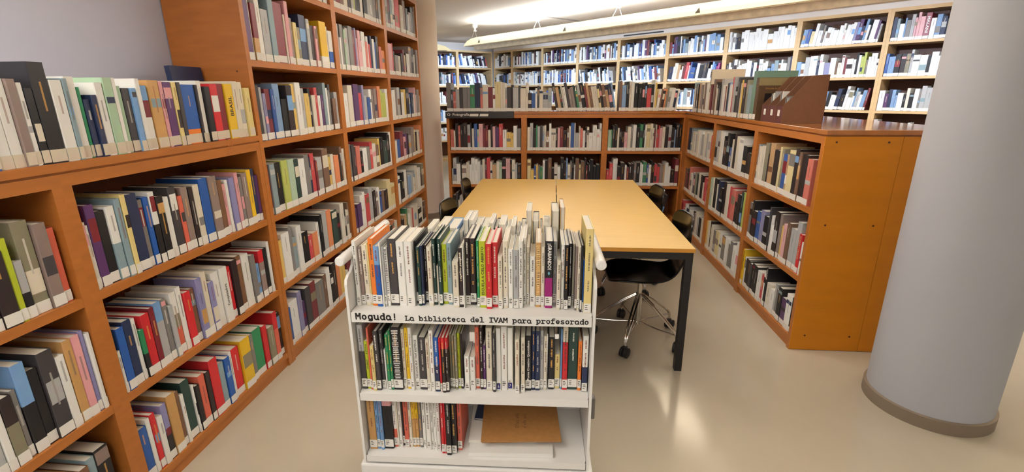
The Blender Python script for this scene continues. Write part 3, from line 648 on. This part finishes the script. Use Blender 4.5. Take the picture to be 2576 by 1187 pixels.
def single_books(key, F, rz, z, lo, hi, place, group, depth=0.17, parent=None, labmark=True, labz=0.008, labh=0.032, seed=1, back=0.0, flip=False):
    """individual books from measured rows; F: frame of the shelf front (x along, y inwards)"""
    rows = [list(r) for r in DATA[key]]
    a0 = rows[0][0]/1000; a1 = (rows[-1][0]+rows[-1][2])/1000
    s = (hi-lo)/(a1-a0); s = min(s, 1.0) if a0 >= lo and a1 <= hi else s
    res = []
    for i, r in enumerate(rows):
        rnd = random.Random(seed*1000+i)
        x = r[0]/1000; w = r[2]/1000
        if a0 < lo or a1 > hi:
            x = lo+(x-a0)*s; w *= s
        w -= 0.0004; h = r[3]/1000; y = r[1]/1000+back+(0 if r[1] else rnd.uniform(0.004, 0.018))
        d = min(depth, h*0.86)*rnd.uniform(0.93, 1.0)
        mb, pg = MB(), MB()
        style = r[5] if r[5] else ''
        lb = book_solid(mb, pg, 0, 0, 0, w, h, d, r[4], rnd, flip=flip, marks=0 if (style and style not in '#*') else (2 if labmark else 1), labz=labz*rnd.choice([0.2, 1, 1, 1.2]), labh=labh)
        if style == '#':      # printed pattern over the whole spine
            c2 = lin({'W': (128, 128, 130), 'T': (222, 190, 128), 'K': (214, 210, 204)}.get(r[4][0], (90, 90, 90)))
            zz = 0.045
            while zz < h-0.012:
                x0 = w*rnd.uniform(0.12, 0.3); l = rnd.uniform(0.003, 0.007)
                mb.add([(x0, -0.0002, zz), (w-x0, -0.0002, zz+0.001), (w-x0, -0.0002, zz+l), (x0, -0.0002, zz+l-0.001)], [(0, 1, 2, 3)], c2); zz += l+0.0025
        if style == '*':
            for q in range(14):
                zz = h*0.45+q*h*0.035; x0 = w*rnd.uniform(0.15, 0.6)
                mb.add([(x0, -0.0002, zz), (x0+0.002, -0.0002, zz), (x0+0.0035, -0.0002, zz+0.004), (x0+0.001, -0.0002, zz+0.0045)], [(0, 1, 2, 3)], lin((224, 206, 160)))
        o = mb.obj('book', M['cover']); P = F @ Vector((x+0.0002, y, z)); o.location = P; o.rotation_euler = (0, 0, rz)
        pg.obj('page_block', M['pages'], o)
        if lb:
            lm = MB(); lm.box(lb[0], lb[1], -0.0004, 0.0, lb[2], lb[3], LAB)
            if key == 'LT': lm.c = [lin((206, 194, 172))]*len(lm.c)
            if labmark and w > 0.006:
                for q in range(3):
                    zz = lb[3]-0.007-q*0.0065; x0 = lb[0]+w*0.16; x1 = x0+min(w*0.62, 0.012)*rnd.uniform(0.55, 1)
                    lm.add([(x0, -0.0006, zz-0.0012), (x1, -0.0006, zz-0.0012), (x1, -0.0006, zz+0.0012), (x0, -0.0006, zz+0.0012)], [(0, 1, 2, 3)], INKC)
            lm.obj('spine_label', M['pages'], o)
        if style and style not in '#*':
            dark = lum(lin(PAL[r[4][0]])) < 0.22; ik = M['white_ink'] if dark else M['ink']
            if style == '¡GRABANDO!':
                text_obj('spine_title', style, h*0.38, w*0.62, ik, o, (w*0.19, -0.0004, h*0.965), (pi/2, radians(90), 0), bold=0.03)
                mb2 = MB(); mb2.add([(w/2, -0.0004, h*0.50), (w/2+w*.16, -0.0004, h*0.53), (w/2, -0.0004, h*0.56), (w/2-w*.16, -0.0004, h*0.53)], [(0, 1, 2, 3)], lin((110, 176, 196))); mb2.obj('spine_emblem', M['cover'], o)
            elif style in '67':
                mb2 = MB(); mb2.box(w*0.08, w*0.85, -0.0006, 0, 0.004, 0.027, lin((36, 34, 110))); mb2.obj('spine_emblem', M['cover'], o)
                text_obj('spine_title', style, w*0.3, 0.012, M['white_ink'], o, (w*0.3, -0.0009, 0.010), (pi/2, 0, 0))
            else:
                L = {'A MIRAR': 0.42, 'BRASIL': 0.36, 'Conquistadors': 0.4, 'THIS LOOKS PLAY THAT EXISTENCE': 0.72, 'ESCUELA A CIELO ABIERTO': 0.72}.get(style, 0.72)
                z0 = {'A MIRAR': 0.36, 'BRASIL': 0.42, 'Conquistadors': 0.3}.get(style, 0.20)
                text_obj('spine_title', style, h*L, w*0.42, ik, o, (w*0.72, -0.0004, h*z0), (pi/2, radians(-90), 0), bold=0.02)
        lbl = describe(DATA[key], i, place)
        if lbl in USED: lbl = lbl.replace(' book', f' book number {i+1}', 1)
        USED.add(lbl); tag(o, lbl, 'book', group)
        res.append(o)
    return res
for r_ in DATA['LT']:
    if r_[4] == 'y': r_[5] = 'BRASIL'
for r_ in DATA['LB']:
    if r_[4] == 'W' and r_[3] == 275: r_[5] = 'Conquistadors'
FT = frame(TO[0], TO[1], TR)
single_books('T1', FT, TR, 0.849, 0.004, TW-0.004, 'on the trolley top shelf', "books on the trolley's top shelf", depth=0.19, seed=1)
single_books('T2', FT, TR, 0.544, 0.004, TW-0.004, 'on the trolley middle shelf', "books on the trolley's middle shelf", depth=0.17, seed=2)
single_books('T3', FT, TR, 0.285, 0.006, 0.345, 'on the trolley bottom shelf', "books on the trolley's bottom shelf", depth=0.16, seed=3)
# rear rank of the top shelf: spines face the table, pages face the camera
bk = 'W22.190 W15.178 w34.200 l40.195 g16.180 W17.225 W17.226 W24.202 W24.198 W16.215 K14.196 W24.210 W15.190 W16.204 W12.182 K18.196 w20.262 k24.224 k10.196 W26.208 O27.262 T18.275'
DATA['TB'] = []; x = 196
for tok in bk.split():
    wh = tok[1:].split('.'); DATA['TB'].append([x, 283, int(wh[0]), int(wh[1])+18, tok[0], '']); x += int(wh[0])+3
single_books('TB', FT, TR, 0.849, 0.19, TW-0.02, 'in the trolley rear rank, pages facing camera', "books in the trolley's rear rank", depth=0.15, seed=4, flip=True, labmark=False)

# flat pile on the bottom shelf
def flat(x, y, z, w, d, h, ang, code, label, cover_only=False, title=None):
    rnd = random.Random(int(x*1e4)); c = colr(code, rnd, 0.02)
    mb, pg = MB(), MB(); t = 0.0012
    mb.box(0, w, 0, d, 0, t, c); mb.box(0, w, 0, d, h-t, h, c); mb.box(0, 0.0015, 0, d, t, h-t, c) if not cover_only else mb.box(0, w, -0.0012, 0.0, 0, h, c)
    pg.box(0.0018, w-0.003, 0.002, d-0.002, t, h-t, PAGE)
    o = mb.obj('book', M['cover']); o.location = FT @ Vector((x, y, z)); o.rotation_euler = (0, 0, TR+radians(ang))
    pg.obj('page_block', M['pages'], o); return tag(o, label, 'book', 'flat pile on the trolley')
flat(0.372, 0.012, 0.2855, 0.302, 0.20, 0.017, 1.5, 'W', 'white book lying lowest in the flat pile on the trolley', cover_only=True)
flat(0.366, 0.060, 0.3035, 0.250, 0.225, 0.010, 3.0, 'W', 'grey-white book with black edge lying under the brown booklet')
o = flat(0.372, 0.175, 0.3145, 0.290, 0.120, 0.008, -2.0, 'n', 'navy book lying behind the brown booklet in the flat pile')
f1 = flat(0.418, 0.036, 0.3235, 0.288, 0.215, 0.0045, 4.5, 'T', 'kraft brown booklet, lower of the two in the flat pile')
f2 = flat(0.414, 0.034, 0.3285, 0.290, 0.220, 0.0045, 3.2, 'T', 'kraft brown booklet with printed title, topmost of flat pile')
for f in (f1, f2):
    f.data.materials[0] = M['card']
text_obj('cover_title', "D'ací allà", 0.085, 0.014, M['box_brown'], f2, (0.138, 0.072, 0.0047), (0, 0, radians(90)))
text_obj('cover_title', "d'allà ací", 0.082, 0.014, M['box_brown'], f2, (0.166, 0.070, 0.0047), (0, 0, radians(90)))

FLt = frame(-1.525-sin(LA_)*2.304, 2.304-cos(LA_)*2.304, LROT)
GL = 'books on the left bookcases'
single_books('LT', FLt, LROT, 1.3325, 1.2, 2.415, 'on top of the low left bookcases', 'books on top of the low left bookcases', depth=0.20, labmark=False, labz=0.004, labh=0.038, seed=5)
single_books('LA', FLt, LROT, 0.8925, 1.409, 2.386, 'in the low left bookcase, top row', 'books in the low left bookcase', depth=0.21, labmark=False, labz=0.004, labh=0.036, seed=6)
single_books('LB', FLt, LROT, 0.4815, 1.409, 2.386, 'in the low left bookcase, middle row', 'books in the low left bookcase', depth=0.21, labmark=False, labz=0.004, labh=0.036, seed=7)
single_books('LC', FLt, LROT, 0.0855, 1.409, 2.386, 'in the low left bookcase, bottom row', 'books in the low left bookcase', depth=0.21, labmark=False, labz=0.004, labh=0.036, seed=8)
single_books('KA', FLt, LROT, 0.8925, 1.02, 1.338, 'at the left edge, upper row', 'books at the left edge', depth=0.21, labmark=False, labz=0.004, labh=0.036, seed=9)
single_books('KB', FLt, LROT, 0.4815, 0.98, 1.338, 'at the left edge, lower row', 'books at the left edge', depth=0.21, labmark=False, labz=0.004, labh=0.036, seed=10)
single_books('KC', FLt, LROT, 0.0855, 1.10, 1.338, 'at the left edge, bottom row', 'books at the left edge', depth=0.21, labmark=False, labz=0.004, labh=0.036, seed=11)
single_books('B1', FLt, LROT, 1.7045, 2.458, 3.422, 'in the nearest tall bookcase, upper row', 'books in the nearest tall bookcase', depth=0.20, labmark=False, labz=0.004, labh=0.036, seed=12)

def cover_book(s, w, h, back, code, label):
    rnd = random.Random(5); mb, pg = MB(), MB()
    mb.box(0, w, 0, 0.002, 0, h, colr(code, rnd)); mb.box(0, w, 0.024, 0.026, 0, h, colr(code, rnd)); mb.box(0, 0.002, 0.002, 0.024, 0, h, colr(code, rnd))
    pg.box(0.003, w-0.004, 0.003, 0.023, 0.003, h-0.003, PAGE)
    o = mb.obj('book', M['cover']); o.location = FLt @ Vector((s, back, 1.3325)); o.rotation_euler = (radians(-4), 0, LROT)
    pg.obj('page_block', M['pages'], o); return tag(o, label, 'book', 'books on top of the low left bookcases')
cover_book(2.20, 0.205, 0.335, 0.215, 'n', 'wide dark book standing flat behind the others against tall end')
# big display books on the right-hand run and the magazine boxes
def big_book(y0, w, h, d, code, label, spine_x=1.492, title=None):
    rnd = random.Random(int(y0*1000)); mb, pg = MB(), MB()
    lb = book_solid(mb, pg, 0, 0, 0, w, h, d, code, rnd, marks=0, labz=0.006, labh=0.036)
    o = mb.obj('book', M['cover']); o.location = (spine_x, y0+w, 1.3325); o.rotation_euler = (0, 0, radians(-90))
    pg.obj('page_block', M['pages'], o)
    lm = MB(); lm.box(lb[0], lb[1], -0.0005, 0.0, lb[2], lb[3], LAB); lm.obj('spine_label', M['pages'], o)
    return tag(o, label, 'book', 'books standing on the right-hand run')
g = big_book(3.868, 0.055, 0.348, 0.29, 'a', 'large grey-green book standing tallest beside the brown boxes')
g.data.color_attributes['Col'].data.foreach_set('color', list(lin((104, 134, 118)))*len(g.data.loops))
bb = big_book(3.81, 0.050, 0.300, 0.27, 'k', 'large brown book with gilt cover text beside the brown boxes')
bb.data.color_attributes['Col'].data.foreach_set('color', list(lin((84, 62, 40)))*len(bb.data.loops))
text_obj('cover_title', 'Decade by Decade', 0.15, 0.016, M['card'], bb, (0.0503, 0.05, 0.215), (pi/2, 0, pi/2))
cb_ = MB(); cb_.box(0.0500, 0.0506, 0.0, 0.27, 0.245, 0.298, lin((136, 122, 84))); cb_.box(0.0500, 0.0506, 0.05, 0.17, 0.10, 0.19, lin((24, 18, 18))); cb_.obj('cover_picture', M['cover'], bb)
mg = big_book(4.930, 0.040, 0.405, 0.30, 'w', 'tall cream book with bold black lettering above its neighbours')
text_obj('spine_title', 'MAGNUM', 0.18, 0.022, M['ink'], mg, (0.009, -0.0005, 0.385), (pi/2, radians(90), 0), bold=0.03)
text_obj('cover_title', 'M', 0.05, 0.05, M['ink'], mg, (0.0403, 0.27, 0.33), (pi/2, radians(90), pi/2), bold=0.03)

def one_book(F, rz, x, y, z, w, h, d, code, label, group, title, frac=0.5, down=True, ink='white_ink', top=0.95):
    rnd = random.Random(int(x*1000)+9); mb, pg = MB(), MB()
    lb = book_solid(mb, pg, 0, 0, 0, w, h, d, code, rnd, marks=0, labz=0.004, labh=0.034)
    o = mb.obj('book', M['cover']); o.location = F @ Vector((x, y, z)); o.rotation_euler = (0, 0, rz)
    pg.obj('page_block', M['pages'], o)
    lm = MB(); lm.box(lb[0], lb[1], -0.0005, 0.0, lb[2], lb[3], LAB); lm.obj('spine_label', M['pages'], o)
    text_obj('spine_title', title, h*frac, w*0.5, M[ink], o, (w*0.25, -0.0005, h*top), (pi/2, radians(90), 0), bold=0.02)
    return tag(o, label, 'book', group)
FR = frame(RX, 0, radians(-90)); GR = 'titled books in the near right-hand bookcase'
one_book(FR, radians(-90), -3.680, 0.010, 0.0855, 0.036, 0.285, 0.2, 'y', 'yellow book, first in the bottom row by the amber end', GR, 'Friedlander', 0.55, ink='ink')
one_book(FR, radians(-90), -3.262, 0.012, 0.0855, 0.030, 0.285, 0.2, 'K', 'tall black book with white capitals in the bottom right-hand row', GR, 'FADE', 0.25)
one_book(FR, radians(-90), -2.905, 0.008, 0.4705, 0.034, 0.245, 0.2, 'r', 'red book near the amber end panel, middle row', GR, 'ROBERT FRANK', 0.6, ink='lamp_glow' if False else 'wood_far')
FF = frame(FO[0], FO[1], R45)
one_book(FF, R45, 8.10, 0.012, 2.1105, 0.052, 0.285, 0.2, 'R', 'dark red book with white capitals, top right far shelf', 'titled book on the far shelves', 'MALANI', 0.62, top=0.86)

def magazine_box(y0, w, label):
    """upright box with a slanted cut; low labelled front towards the table"""
    t = thing('magazine_box', (1.503, y0+w, 1.3325), radians(-90), label, 'magazine box', 'brown magazine boxes on the right-hand run')
    D = 0.262; th = 0.0025
    # outline of a side in the (depth, height) plane
    side = [(0, 0), (D, 0), (D, 0.305), (0.158, 0.300), (0.055, 0.172), (0.0, 0.115)]
    for x in (0, w-th):
        b = MB(); b.prism(side[::-1], x, x+th, 'x'); b.obj('side_panel', M['box_brown'], t)
    b = MB(); b.box(th, w-th, 0, th, 0, 0.112); b.obj('front_panel', M['box_dark'], t)
    b = MB(); b.box(th, w-th, D-th, D, 0, 0.303); b.obj('back_panel', M['box_brown'], t)
    b = MB(); b.box(th, w-th, th, D-th, 0, th); b.obj('bottom_panel', M['box_brown'], t)
    b = MB(); b.box(w*0.5-0.016, w*0.5+0.016, -0.0012, 0, 0.045, 0.085); b.obj('label', M['paper'], t)
    return t
b1_ = magazine_box(3.400, 0.106, 'brown magazine box nearest the worktop end, large side visible')
b2_ = magazine_box(3.508, 0.106, 'middle of the three brown magazine boxes')
b3_ = magazine_box(3.618, 0.112, 'brown magazine box next to the large brown book')
k = 0
for (y0, hs) in ((3.415, (0.165, 0.16, 0.17)), (3.523, (0.20, 0.185)), (3.635, (0.20, 0.19, 0.185))):
    for j, hh in enumerate(hs):
        b = MB(); pg = MB(); rnd = random.Random(77+k)
        book_solid(b, pg, 0, 0, 0, 0.009, hh, 0.16, 'GgGWGgWG'[k], rnd, marks=0)
        o = b.obj('magazine', M['cover']); o.location = (1.545, y0+0.012+j*0.026, 1.3355); o.rotation_euler = (0, 0, radians(-90)); pg.obj('page_block', M['pages'], o)
        tag(o, ['white magazine, %s in the nearest magazine box', 'pale magazine, %s in the middle magazine box', 'pale magazine, %s in the magazine box by the brown book'][0 if k < 3 else (1 if k < 5 else 2)] % ['front one', 'second one', 'rear one'][j], 'magazine', 'magazines in the brown boxes'); k += 1

# ------------------------------------------------------------------ every other shelved book: too many to list, one object
ST = MB()
def bookrow(F, s0, s1, z, codes, h0=0.20, h1=0.29, dep=0.19, lean=0.0, seed=0, back=0.006, fill=1.0, lab=True, sort=False):
    rnd = random.Random(seed*31+7)
    codes = codes.replace(' ', '') if isinstance(codes, str) else codes
    ws = [rnd.uniform(0.55, 1.6)**1.2 for _ in codes]; tot = (s1-s0)*fill; k = tot/sum(ws)
    x = s0
    for c, w in zip(codes, ws):
        w *= k; h = rnd.uniform(h0, h1) if rnd.random() > 0.15 else rnd.uniform(h0*0.82, h0)
        d = min(dep, h*0.78)
        T = F
        xx = x
        ln = lean if not callable(lean) else lean((x-s0)/(s1-s0))
        if ln:
            # lean in the plane of the spines about the lower corner that carries the book
            px_ = x+w if ln > 0 else x
            T = F @ Matrix.Translation((px_, 0, z)) @ Matrix.Rotation(ln, 4, 'Y') @ Matrix.Translation((-px_, 0, -z))
        yy = back+rnd.uniform(0, 0.012)
        lb = book_solid(ST, ST, xx, yy, z, w-0.0005, h, d, c, rnd, T=T, marks=1)
        if lb and lab:
            ST.box(lb[0], lb[1], yy-0.0006, yy, z+0.003, z+0.038+rnd.uniform(-.002, .002), LAB, T=T)
        x += w
def rand_codes(n, pal, seed):
    r = random.Random(seed); return ''.join(r.choice(pal) for _ in range(n))
DARK = 'KkDGgWwwtBRPnErTaOsKgWkD'
MIX = 'KkDGgWWwwtBRPnbeErpTYoyasvOgWwg'
FARP = 'WWWWWWWWWlllgWWnnbKGPRwWWlaWWKD'
B1s, B2s, B3s = (2.457, 3.424), (3.492, 4.446), (4.514, 5.471)
for (s, zz, cs, sd) in [(B1s, 2.1105, 'W g w t W B W w y W g r k W t w D w g W', 1),
        (B1s, 1.2975, 'D g v R b l K k y W g y K w r W P a W G D B g', 2), (B1s, 0.8925, 'r a K m f E W G n r R g B y w o k B w', 3),
        (B1s, 0.4815, 'y W G a W K r o W K g o E K w k w B', 4), (B1s, 0.0855, 'b W v P D R G B W K k o y w R n', 5),
        (B2s, 2.1105, 't R B w k g m D K W K g g g G D g g', 6), (B2s, 1.7045, 'o g W G f g G R v p p p W s W r n W b k s o', 7),
        (B2s, 1.2975, 'w W w P P r v g b W t t R o m m W', 8), (B2s, 0.8925, 'G D D s K W G r w B y K E K K W', 9), (B2s, 0.4815, 'P P W W r g k t W b B k Y Y', 10), (B2s, 0.0855, 'k T W r w k B s w W g k o t w', 11),
        (B3s, 2.1105, 't g R a W r r w B k W t k B t', 12), (B3s, 1.7045, 'R p r k t w k R Y k W t k w k t', 13), (B3s, 1.2975, 'W W t g k W y k l n w p g t w', 14),
        (B3s, 0.8925, 'w b R p P k g t Y k w w s o', 15), (B3s, 0.4815, 'W W K K W t l g w g w W k O', 16), (B3s, 0.0855, 'k k T e W w r w w w K w k B', 17)]:
    bookrow(FLt, s[0], s[1], zz, cs, 0.22, 0.31, 0.21, seed=sd)
for (a, b_, zz, n, sd) in [(0.40, 1.00, 0.8925, 20, 20), (0.40, 0.96, 0.4815, 19, 21), (0.40, 1.08, 0.0855, 21, 22), (0.36, 1.19, 1.3325, 30, 23)]:
    bookrow(FLt, a, b_, zz, rand_codes(n, MIX, sd), 0.21, 0.29, 0.20, seed=sd)
# rear low run
FC = frame(0, CY, 0)
for (x0, x1, a, b_, c) in [(-1.211, -0.368, 's s w k s k k g k w b f p R R w k p P r W y y W G', 'g g W k w w W W W W g w R r w T w f k p k w g k', 'kDwgtKWGkBwK'),
                       (-0.300, 0.564, 'w g k e g D g w B W w k p R k B w b g g w s W k w W W W W', 'Y y b y G e W k k B k w W K k l w G K W B Y B k R k K K K K', 'wkKDGwkBKD'),
                       (0.632, 1.466, 'f e k K w k K k p w G W k e K W Y w w R w r r p w k g k l k K', 'r r W W k k W R k k t K W W e b W k k r r t T W W k R', 'DDgKwKkKgKDk')]:
    s_ = int((x0+2)*10)
    bookrow(FC, x0+0.004, x1-0.004, 0.8855, a, 0.235, 0.315, 0.2, seed=s_)
    bookrow(FC, x0+0.004, x1-0.004, 0.4785, b_, 0.22, 0.32, 0.2, seed=s_+1)
    bookrow(FC, x0+0.004, x1-0.03, 0.0855, c*2, 0.22, 0.30, 0.2, seed=s_+2, lean=radians(14) if x0 > 0.5 else 0, fill=0.84 if x0 > 0.5 else 1)
bookrow(FC, -1.235, -0.40, 1.3325, 'G D s g D G G e n s w R W Y w w g D k g', 0.26, 0.33, 0.2, seed=40)
bookrow(FC, -0.40, -0.02, 1.3325, 'D w w k b W D w g g', 0.24, 0.33, 0.2, seed=41)
bookrow(FC, 0.035, 0.74, 1.3325, 'k T E w W D t t E e g K R T B w w Y k B T n l', 0.26, 0.32, 0.2, seed=42, lean=radians(-11), fill=0.96)
bookrow(FC, 0.74, 1.15, 1.3325, 'B l K D w W K K K K r K w y', 0.28, 0.335, 0.2, seed=43)
bookrow(FC, 1.15, 1.40, 1.3325, 'W B k o O g W n W', 0.21, 0.26, 0.19, seed=44, lean=radians(6), fill=0.9)
# right-hand run, fronts towards the table (x runs towards the camera)
FR = frame(RX, 0, radians(-90))
def rr(ya, yb, zz, cs, h0, h1, sd, **k): bookrow(FR, -ya, -yb, zz, cs, h0, h1, 0.20, seed=sd, **k)
rr(5.50, 4.985, 1.3325, 'a W D W K T w t w B W', 0.27, 0.30, 50)
rr(4.92, 3.94, 1.3325, 'R k t B k w K g W R w K l W r g K D w y k O a', 0.26, 0.33, 51)
rr(3.680, 2.832+0.06, 0.8875, 'a w w O k T k Y O b T Y k B k s', 0.25, 0.33, 52)
rr(3.680, 2.908, 0.4705, 'G K k b v K D W W k t y p B g g', 0.24, 0.32, 53)
rr(2.868, 2.836, 0.4705, 'W', 0.20, 0.21, 61)
rr(3.641, 3.265, 0.0855, 'W k K D K K W r W', 0.20, 0.24, 54)
rr(3.230, 2.834, 0.0855, 'w W g G K P W K', 0.20, 0.25, 62)
rr(4.615, 3.75, 0.8875, 'g g w W K k K b w k w W K k k', 0.24, 0.32, 55)
rr(4.615, 3.75, 0.4705, 'f w K w n K k w r s K k E m', 0.24, 0.32, 56)
rr(4.615, 3.75, 0.0855, 'y w k w w t Y W G W W G G W W', 0.22, 0.30, 57)
rr(5.55, 4.685, 0.8875, 'n a w g w W g w g w r w', 0.24, 0.30, 58)
rr(5.55, 4.685, 0.4705, 'B R k s w g D O E w k w r g', 0.22, 0.29, 59)
rr(5.55, 4.685, 0.0855, 'r s W n k g W k t w g K w', 0.22, 0.28, 60)
# far bookcases
FF = frame(FO[0], FO[1], R45)
for k in range(len(FB)-1):
    a, b_ = FB[k]+0.036, FB[k+1]-0.037
    n = 10 if k == 0 else 26
    for zi, zz in enumerate((2.1105, 1.7045, 1.2975, 0.8925)):
        if zz < 1.2 and k < 5: continue
        cs = rand_codes(n, FARP, 100+k*7+zi)
        if k == 6 and zi == 0: cs = 'WgWnKW' + 'WWWWWWWWWWWWWW'
        if k == 7 and zi == 0: cs = 'llbYWWGWWWWWWWWWWWvPnlWKWPg'
        if k == 8 and zi == 0: bookrow(FF, 8.155, b_, zz, 'WlnKtWWgWlWKW', 0.21, 0.30, 0.2, seed=99); b_end = 8.098; cs = 'naWlGgppp'
        if k == 8 and zi == 1: cs = 'blKkOgWWKWWllWyyyBD'
        if k == 7 and zi == 1: cs = 'lWgWWnWWvWBwWRWWKWmmGWWW'
        if k == 8 and zi == 2: cs = 'WPnllWKwKWGggWGKwtKpWKt'
        if k == 5 and zi == 1: cs = 'nWwTWWRrWbbnWKDKWWlbMM'
        bb_ = 8.098 if (k == 8 and zi == 0) else b_
        ln = radians(7) if (k, zi) in ((7, 0), (5, 1), (7, 2)) else (radians(-9) if (k, zi) in ((4, 1), (3, 1)) else 0)
        bookrow(FF, a, bb_, zz, cs, 0.21, 0.30, 0.2, seed=200+k*5+zi, lean=ln, fill=0.94 if ln else (0.9 if zi == 0 and k < 2 else 1.0))
FFL = frame(FO[0], FO[1], FL)
for k, (d0, d1) in enumerate([(-0.98, -0.02), (-1.99, -0.98)]):
    for zi, zz in enumerate((2.1105, 1.7045, 1.2975, 0.8925, 0.4815)):
        bookrow(FFL, d0+0.036, d1-0.05, zz, rand_codes(24, FARP+'bbb', 300+k*5+zi) if zi or k else 'lWblWWWnWWPWKDWKPWDr', 0.21, 0.30, 0.2, seed=300+k*5+zi, lean=radians(-12) if (k == 0 and zi < 2) else 0, fill=0.9 if k == 0 and zi < 2 else 1)
o = ST.obj('shelved_books', M['stuff'])
tag(o, 'rows of hundreds of smaller books filling the farther bookcase shelves', 'books', kind='stuff')

# loop of string hanging over the left worktop edge
b = MB(); P = []
for i in range(17):
    a = 2*pi*i/16; P.append((2.18+0.012*cos(a)+0.01*sin(2*a), -0.010-0.002*sin(a), 1.30+0.035*sin(a)))
b.tube(P, 0.0011, 6); tag(b.obj('string_loop', M['string'], loc=(-1.525-sin(LA_)*2.304, 2.304-cos(LA_)*2.304, 0), rot=(0, 0, LROT), smooth=True), 'small orange string loop hanging over the left worktop edge', 'string')
